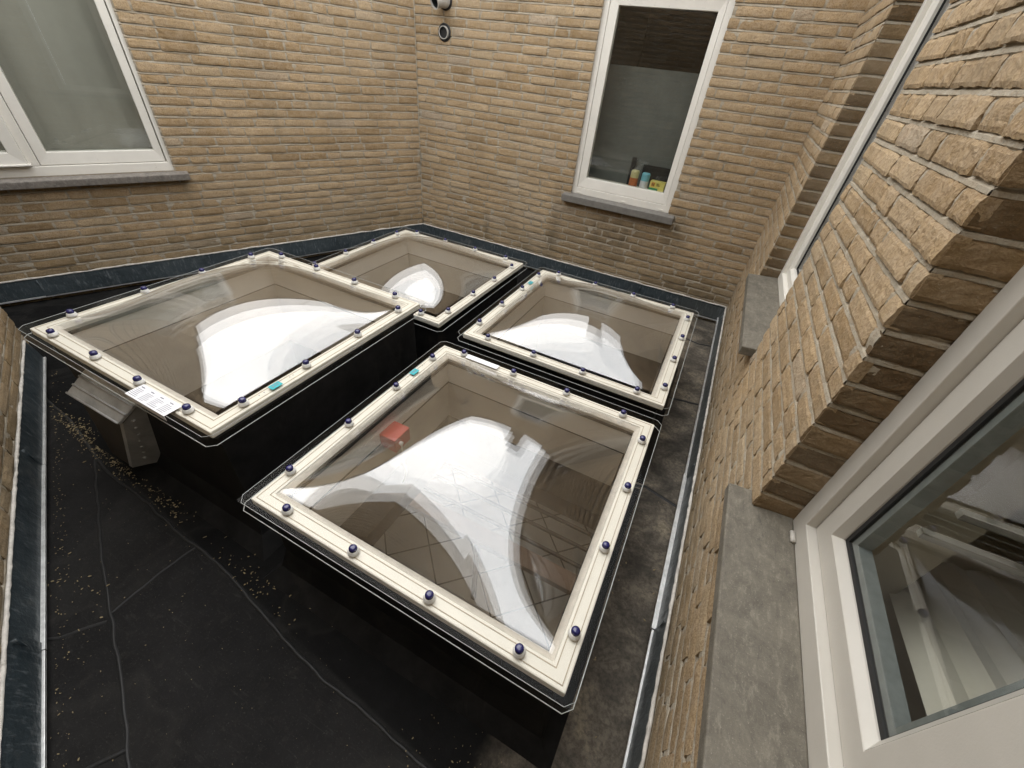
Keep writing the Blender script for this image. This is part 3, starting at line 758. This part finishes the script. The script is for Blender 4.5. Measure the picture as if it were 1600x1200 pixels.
m = MB(); m.ring((-1.563, -.774, .702, 1.983), (-1.500, -.818, .783, 1.910), -.034, -.042, -.095, WB); m.build('sash', PVC, w, bevel=.003)
pane_mesh(WB, (-1.5, -.818, .783, 1.91), -.06).build('pane', GLASS, w, fix=False)
for x in (-1.54, -1.13, -.80):
    m = MB(); m.box((x - .018, .652, -.03), (x + .018, .664, -.024), WB); m.build('drain_cap', PVC, w, bevel=.002)
sill(WB, bB, -1.668, -.668, .648, .592, -.04, .058, SLATE)
interior(WB, w, -1.61, -.73, .6, 2.1, -.11, -1.5, DARK)
m = MB(); m.box((-1.60, .62, -.31), (-.73, 1.585, -.30), WB); m.build('grey_screen', PANEL, w)
m = MB(); m.box((-1.60, .72, -.30), (-.73, .75, -.09), WB); m.build('inner_sill', PLASTER, w)
m = MB(); m.box((-1.08, .75, -.295), (-.80, .93, -.285), WB); m.box((-1.19, .75, -.290), (-1.15, .97, -.28), WB); m.build('dark_board', BLACK, w)
def can(x, r, h, lab, cat, c1, c2, f):
    o = empty('spray_can', (x, .135, .7505), lab, cat)
    m = MB(); m.lathe([(0, 0), (r, 0), (r, h * f), (0, h * f)], (0, 0, 0), seg=20); m.build('can_body', c1, o, bevel=.002)
    m = MB(); m.lathe([(r * .98, h * f), (r * .98, h * .93), (r * .8, h), (0, h)], (0, 0, 0), seg=20); m.build('can_cap', c2, o)
can(-1.106, .036, .148, 'orange can with a pale yellow cap behind the narrow window', 'can', mat_simple('orange_print', (.50, .16, .06), .35, .3, 50), mat_simple('pale_yellow', (.62, .55, .28), .5), .62)
can(-1.012, .036, .142, 'white can with a light blue cap behind the narrow window', 'can', mat_simple('white_print', (.66, .66, .68), .35, .1, 50, dirt=(.2, .2, .2), dscale=60, dlo=.62), mat_simple('light_blue', (.20, .50, .60), .5), .58)
cb = empty('carton', (-.895, .13, .7505), 'small yellow and green carton behind the narrow window beside the cans', 'box')
m = MB(); m.box((-.062, -.035, 0), (.062, .035, .098)); m.build('carton_body', mat_simple('yellow_print', (.72, .62, .16), .45, .1, 30), cb, bevel=.002)
m = MB(); m.box((-.0625, -.0362, .0), (.012, -.0352, .048)); m.box((.012, -.0362, 0), (.03, -.0352, .022)); m.build('green_panel', mat_simple('green_print', (.02, .26, .11), .45), cb)
m = MB(); m.box((-.050, -.0364, .058), (-.020, -.0354, .090)); m.build('orange_badge', mat_simple('orange_badge', (.75, .30, .02), .45), cb)
m = MB()
for k in range(2): m.box((-.044 + k * .012, -.0368, .064), (-.036 + k * .012, -.0362, .084))
for k in range(3): m.box((-.006, -.0368, .066 + k * .008), (.026 - k * .006, -.0362, .070 + k * .008))
m.build('carton_print', mat_simple('brown_ink', (.16, .10, .03), .5), cb)
# flue pipes
p = empty('flue_pipe', (-2.955, 0, 1.664), 'lower flue opening in the back wall, dark ringed hole flush with the bricks', 'pipe')
m = MB(); m.lathe([(.060, -.02), (.062, .010), (.050, .012), (.046, .006), (0, .006)], (0, 0, 0), (0, -1, 0), 24); m.build('dark_collar', BLACK, p, smooth=True)
m = MB(); m.lathe([(.0440, -.02), (.0440, .030), (.0385, .030), (.0385, -.12), (0, -.12)], (0, 0, 0), (.06, -1, -.06), 24); m.build('pipe_end', PIPE, p, smooth=False)
m = MB(); m.lathe([(.0378, .024), (.0376, .0095), (0, .0085)], (0, 0, 0), (.06, -1, -.06), 24); m.build('pipe_throat', BLACK, p)  # black disc put in for the dark depth of the flue
p = empty('flue_pipe', (-2.945, 0, 1.865), 'upper flue pipe in the back wall, grey elbow poking outward', 'pipe')
m = MB(); m.tube([(0, .01, 0), (0, -.05, 0), (-.008, -.10, -.006), (-.02, -.135, -.02)], .052, 24, False); m.build('pipe_body', PIPE, p, smooth=True)
m = MB(); ax = (-.35, -1, -.4); c = (-.02, -.135, -.02); m.lathe([(.052, -.004), (.054, .002), (.046, .002), (.046, -.08), (0, -.08)], c, ax, 24); m.build('pipe_mouth', PIPE, p)
m = MB(); m.lathe([(.045, -.01), (.045, -.075), (0, -.06)], c, ax, 24); m.build('pipe_throat', BLACK, p)
m = MB(); m.lathe([(.064, .0), (.062, .012), (.052, .014)], (0, 0, 0), (0, -1, 0), 24); m.build('dark_collar', BLACK, p, smooth=True)

# --- C : right wall, two windows in deep reveals
bC = empty('brick_building', (0, 0, 0), 'brick building on the right, its near wall holding two deep-set windows with stone sills', 'building')
CW1 = (-1.962, -.965, .640, 2.25); CW2 = (-4.45, -2.885, .640, 2.25)
PH = .700
def fineC(s, z): return 2 if (s < -1.9 and z > .45) else (1 if s < -.4 or z > .2 else 0)
brick_panel('brick_wall', WC, -4.9, .0, -.3, HC, [CW1, CW2], bC, 37, PH % CH, fineC, .06)
backing(WC, -4.9, .3, -.4, HC, [(c[0] - .03, c[1] + .03, c[2], c[3]) for c in (CW1, CW2)], .26, bC); coping(WC, -4.9, .3, HC, .26, bC)
flashing(WC, -4.75, -.004, bC, LEADG, 14, zb=-.092, off=.022, edge=.016)
def reveal(W0, s, sign):
    return lambda a, z, o: (a, s - sign * o, z)
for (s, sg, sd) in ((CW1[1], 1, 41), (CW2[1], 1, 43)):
    brick_panel('reveal_bricks', reveal(None, s, sg), .003, .102, .645, 2.3, [], bC, sd, PH % CH, lambda a, z: 2 if sd == 43 else 1, -.62, lens=(.1, .1), full_only=True)  # darker brown brick, with the shade of the reveal put into the tint
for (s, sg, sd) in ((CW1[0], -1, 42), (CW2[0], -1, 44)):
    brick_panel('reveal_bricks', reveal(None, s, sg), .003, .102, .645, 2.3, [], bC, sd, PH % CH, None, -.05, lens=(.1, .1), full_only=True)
# near window: glazed light, wide mullion, opening beyond
m = MB(); rc = (-3.48, -2.885, .648, 2.25)
m.ring((-4.44, -2.887, .648, 2.24), (-4.38, -2.945, .706, 2.18), -.100, -.100, -.17, WC)
w = m.build('window', PVCN, bC, bevel=.002)
m = MB(); m.ring((-3.535, -2.947, .708, 2.178), (-3.42, -3.004, .762, 2.12), -.121, -.121, -.185, WC); m.build('sash', PVCN, w, bevel=.002)
m = MB(); m.ring((-3.42, -3.0045, .7625, 2.12), (-3.4, -3.012, .770, 2.11), -.122, -.140, -.18, WC); m.build('glazing_bead', PVCN, w)
m = MB(); m.ring((-3.4, -3.0125, .7705, 2.11), (-3.395, -3.020, .777, 2.105), -.143, -.145, -.18, WC); m.build('gasket', BLACK, w)
m = MB(); m.ring((-3.395, -3.0205, .7775, 2.105), (-3.38, -3.034, .790, 2.09), -.152, -.153, -.18, WC); m.build('glazing_spacer', SPACER, w)
pane_mesh(WC, (-3.4, -3.012, .770, 2.11), -.148).build('pane', GLASS, w, fix=False)
m = MB(); m.box((-3.72, .7085, -.18), (-3.537, 2.178, -.112), WC); m.build('mullion', PVCN, w, bevel=.003)
m = MB(); m.tube([WC(-2.938, .657, -.093), WC(-2.970, .657, -.093)], .0062, 12); m.build('hinge_pin', PVCN, w, smooth=True)
sill(WC, bC, -4.52, -2.83, .652, .618, -.10, .060, STONE, drop=.014)
interior(WC, w, -4.42, -2.2, .0, 2.4, -.26, -2.6, PLASTER)
m = MB()
for k in range(34):
    a = (.46 + k * .030, -2.62 - k * .004, .42 + k * .012 + (.016 if k % 2 else 0)); L = min(1.1, (a[0] - .20) / .33)
    m.v += [a, (a[0] - .33 * L, a[1] - .93 * L, a[2] + .48 * L)]
    if k: m.f.append((2 * k - 2, 2 * k, 2 * k + 1, 2 * k - 1))
m.build('slatted_cover', mat_simple('warm_grey_slat', (.62, .58, .51), .6, .08, 6), w, fix=False)
m = MB(); m.tube([WC(-2.98, .60, -.36), WC(-4.2, .60, -.36)], .010, 8); m.tube([WC(-3.0, .555, -.395), WC(-4.2, .555, -.395)], .006, 8); m.build('curtain_rod', PIPE, w)
m = MB()
for (y, z, a) in ((-3.10, 1.008, -.175), (-3.10, .94, -.160)): m.box((y - .007, z - .007, -1.4), (y + .007, z + .007, a), WC)
m.build('shelf_rail', mat_simple('grey_rail', (.16, .15, .13), .5), w)
m = MB(); m.box((-2.93, .50, -.36), (-2.88, 2.3, -.19), WC); m.build('inner_reveal', PLASTER, w)
# far window
w2, gg = casement(WC, bC, (CW1[0] + .001, CW1[1] - .001, .648, 2.24), -.100, .055, .055, PVC)
sill(WC, bC, -1.962 - .0, -.965, .652, .610, -.10, .060, STONE, drop=.014)
interior(WC, w2, -1.95, -.98, .3, 2.4, -.19, -2, DARK)

# --- D : wall on the near left
bD = empty('brick_building', (0, 0, 0), 'brick building along the lower left edge, only a strip of wall showing', 'building')
HDm, HDh = 3.15, 3.85
STEP = [(-1, 1.02, HD, 9), (1.02, 2.85, HDm, 9)]
brick_panel('brick_wall', WD, -.075, 4.15, -.3, HDh, STEP, bD, 51, .01, lambda s, z: 1 if z < 1.2 and s < 2.8 else 0, -.05)
backing(WD, -.07, 4.15, -.4, HDh, STEP, .26, bD); coping(WD, -.07, .98, HD, .26, bD); coping(WD, 1.05, 2.80, HDm, .26, bD); coping(WD, 2.88, 4.12, HDh, .26, bD)
m = MB()
def WDr(s, z, o): return WD(-.075 - o, z, -s)
brick_panel('return_bricks', WDr, .003, 2.4, -.3, HD, [], bD, 52, .01, None, -.05)
backing(WDr, .02, 2.4, -.4, HD, [], .2, bD); 
flashing(WD, .0, 4.1, bD, LEAD, 19, zb=-.115, off=.026, edge=.017)

# closing wall beyond the passage, left of the picture
bE = empty('brick_building', (0, 0, 0), 'brick wall closing the passage beyond the left edge', 'building')
P0 = WA(5.5, 0, 0); 
def WE(s, z, o): return (P0[0] + AN[0] * s - AD[0] * o, P0[1] + AN[1] * s - AD[1] * o, z)
brick_panel('brick_wall', WE, -.1, 1.2, -.3, HD, [], bE, 61); backing(WE, -.1, 1.2, -.4, HD, [], .2, bE)

# chimney and vent on the roof edge behind
ch = empty('chimney', (-1.02, .32, HB), 'square brick chimney on the roof edge over the back wall', 'chimney')
m = MB(); m.box((-.27, -.2, -.1), (.27, .2, 1.35)); m.build('stack', BRICK, ch)
m = MB(); m.box((-.32, -.25, 1.35), (.32, .25, 1.42)); m.build('cap_slab', SLATE, ch, bevel=.01)
vp = empty('vent_pipe', (-1.93, .25, HB), 'thin capped vent pipe on the roof edge over the back wall', 'vent pipe')
m = MB(); m.tube([(0, 0, -.1), (0, 0, .22)], .03, 12); m.build('vent_tube', PIPE, vp); m = MB(); m.lathe([(.055, .2), (.055, .24), (0, .29)], (0, 0, 0)); m.build('vent_cap', BLACK, vp)

# ------------------------------------------------------------------ things seen through the nearest dome
rb = empty('alarm_box', (-1.285, -2.868, .195), 'red plastic box with a white plug fixed inside the nearest skylight', 'alarm box')
m = MB(); m.box((-.040, -.050, -.045), (.045, .050, .030)); m.build('box_body', RED, rb, bevel=.004)
m = MB(); m.lathe([(.009, 0), (.009, .012), (0, .014)], (.0455, -.02, -.005), (1, 0, 0), 12); m.build('white_plug', PAPER, rb)
m = MB(); pts = [(-1.235, -2.885, .185), (-1.215, -2.90, .12), (-1.245, -2.87, .03), (-1.27, -2.83, -.08), (-1.33, -2.80, -.25), (-1.449, -2.841, -.45), (-1.657, -2.865, -.7), (-1.9, -2.89, -.95), (-2.3, -2.9, -1.1)]
cv = []
for k in range(len(pts) - 1):
    for q in range(4): cv.append(Vector(pts[k]).lerp(Vector(pts[k + 1]), q / 4))
for _ in range(3): cv = [cv[0]] + [(cv[i - 1] + cv[i] * 2 + cv[i + 1]) / 4 for i in range(1, len(cv) - 1)] + [cv[-1]]
m.tube(cv, .0045, 8); tag(m.build('power_cable', CABLE, smooth=True), 'pale cable drooping from the red box into the hall below', 'cable')
g = empty('balustrade', (-1.2, -1.9, -2.7), 'dark wooden balustrade rails in the hall under the nearest skylight', 'railing')
for y in (-1.71, -1.86, -2.02):
    m = MB(); m.box((-1.6, y + 1.9 - .012, 1.185), (1.15, y + 1.9 + .012, 1.215)); m.build('rail', RAIL, g, bevel=.004)
m = MB(); m.box((-1.7, -2.15 + 1.9 - .085, 1.14), (1.15, -2.15 + 1.9 + .06, 1.20)); m.build('top_board', WOOD, g, bevel=.004)
for x in (-1.6, 0, 1.1):
    m = MB(); m.box((x - .02, -.27, 0), (x + .02, -.23, 1.14)); m.build('post', RAIL, g)
dm = empty('doormat', (-.40, -.36, -2.695), 'brown coir doormat on the pale tiles under the nearest skylight', 'doormat')
m = MB(); m.box((-.36, -.2, 0), (.36, .2, .015)); m.build('mat_body', MATM, dm)
m = MB()
for k, x in enumerate((-.24, -.13, -.03, .08, .18)):
    c = [(x, -.11 + .02 * math.sin(k * 2 + t) , .0165) for t in range(2)]
    pts = [(x + .035 * math.cos(a), -.08 + .05 * math.sin(a) * (1 - .3 * (k % 2)), .016) for a in [i * .5 + k for i in range(9)]]
    m.tube(pts, .008, 6)
for k in range(6): m.tube([(-.22 + k * .07, .06, .016), (-.19 + k * .07, .10, .016)], .006, 6)
m.build('mat_pattern', RAIL, dm)
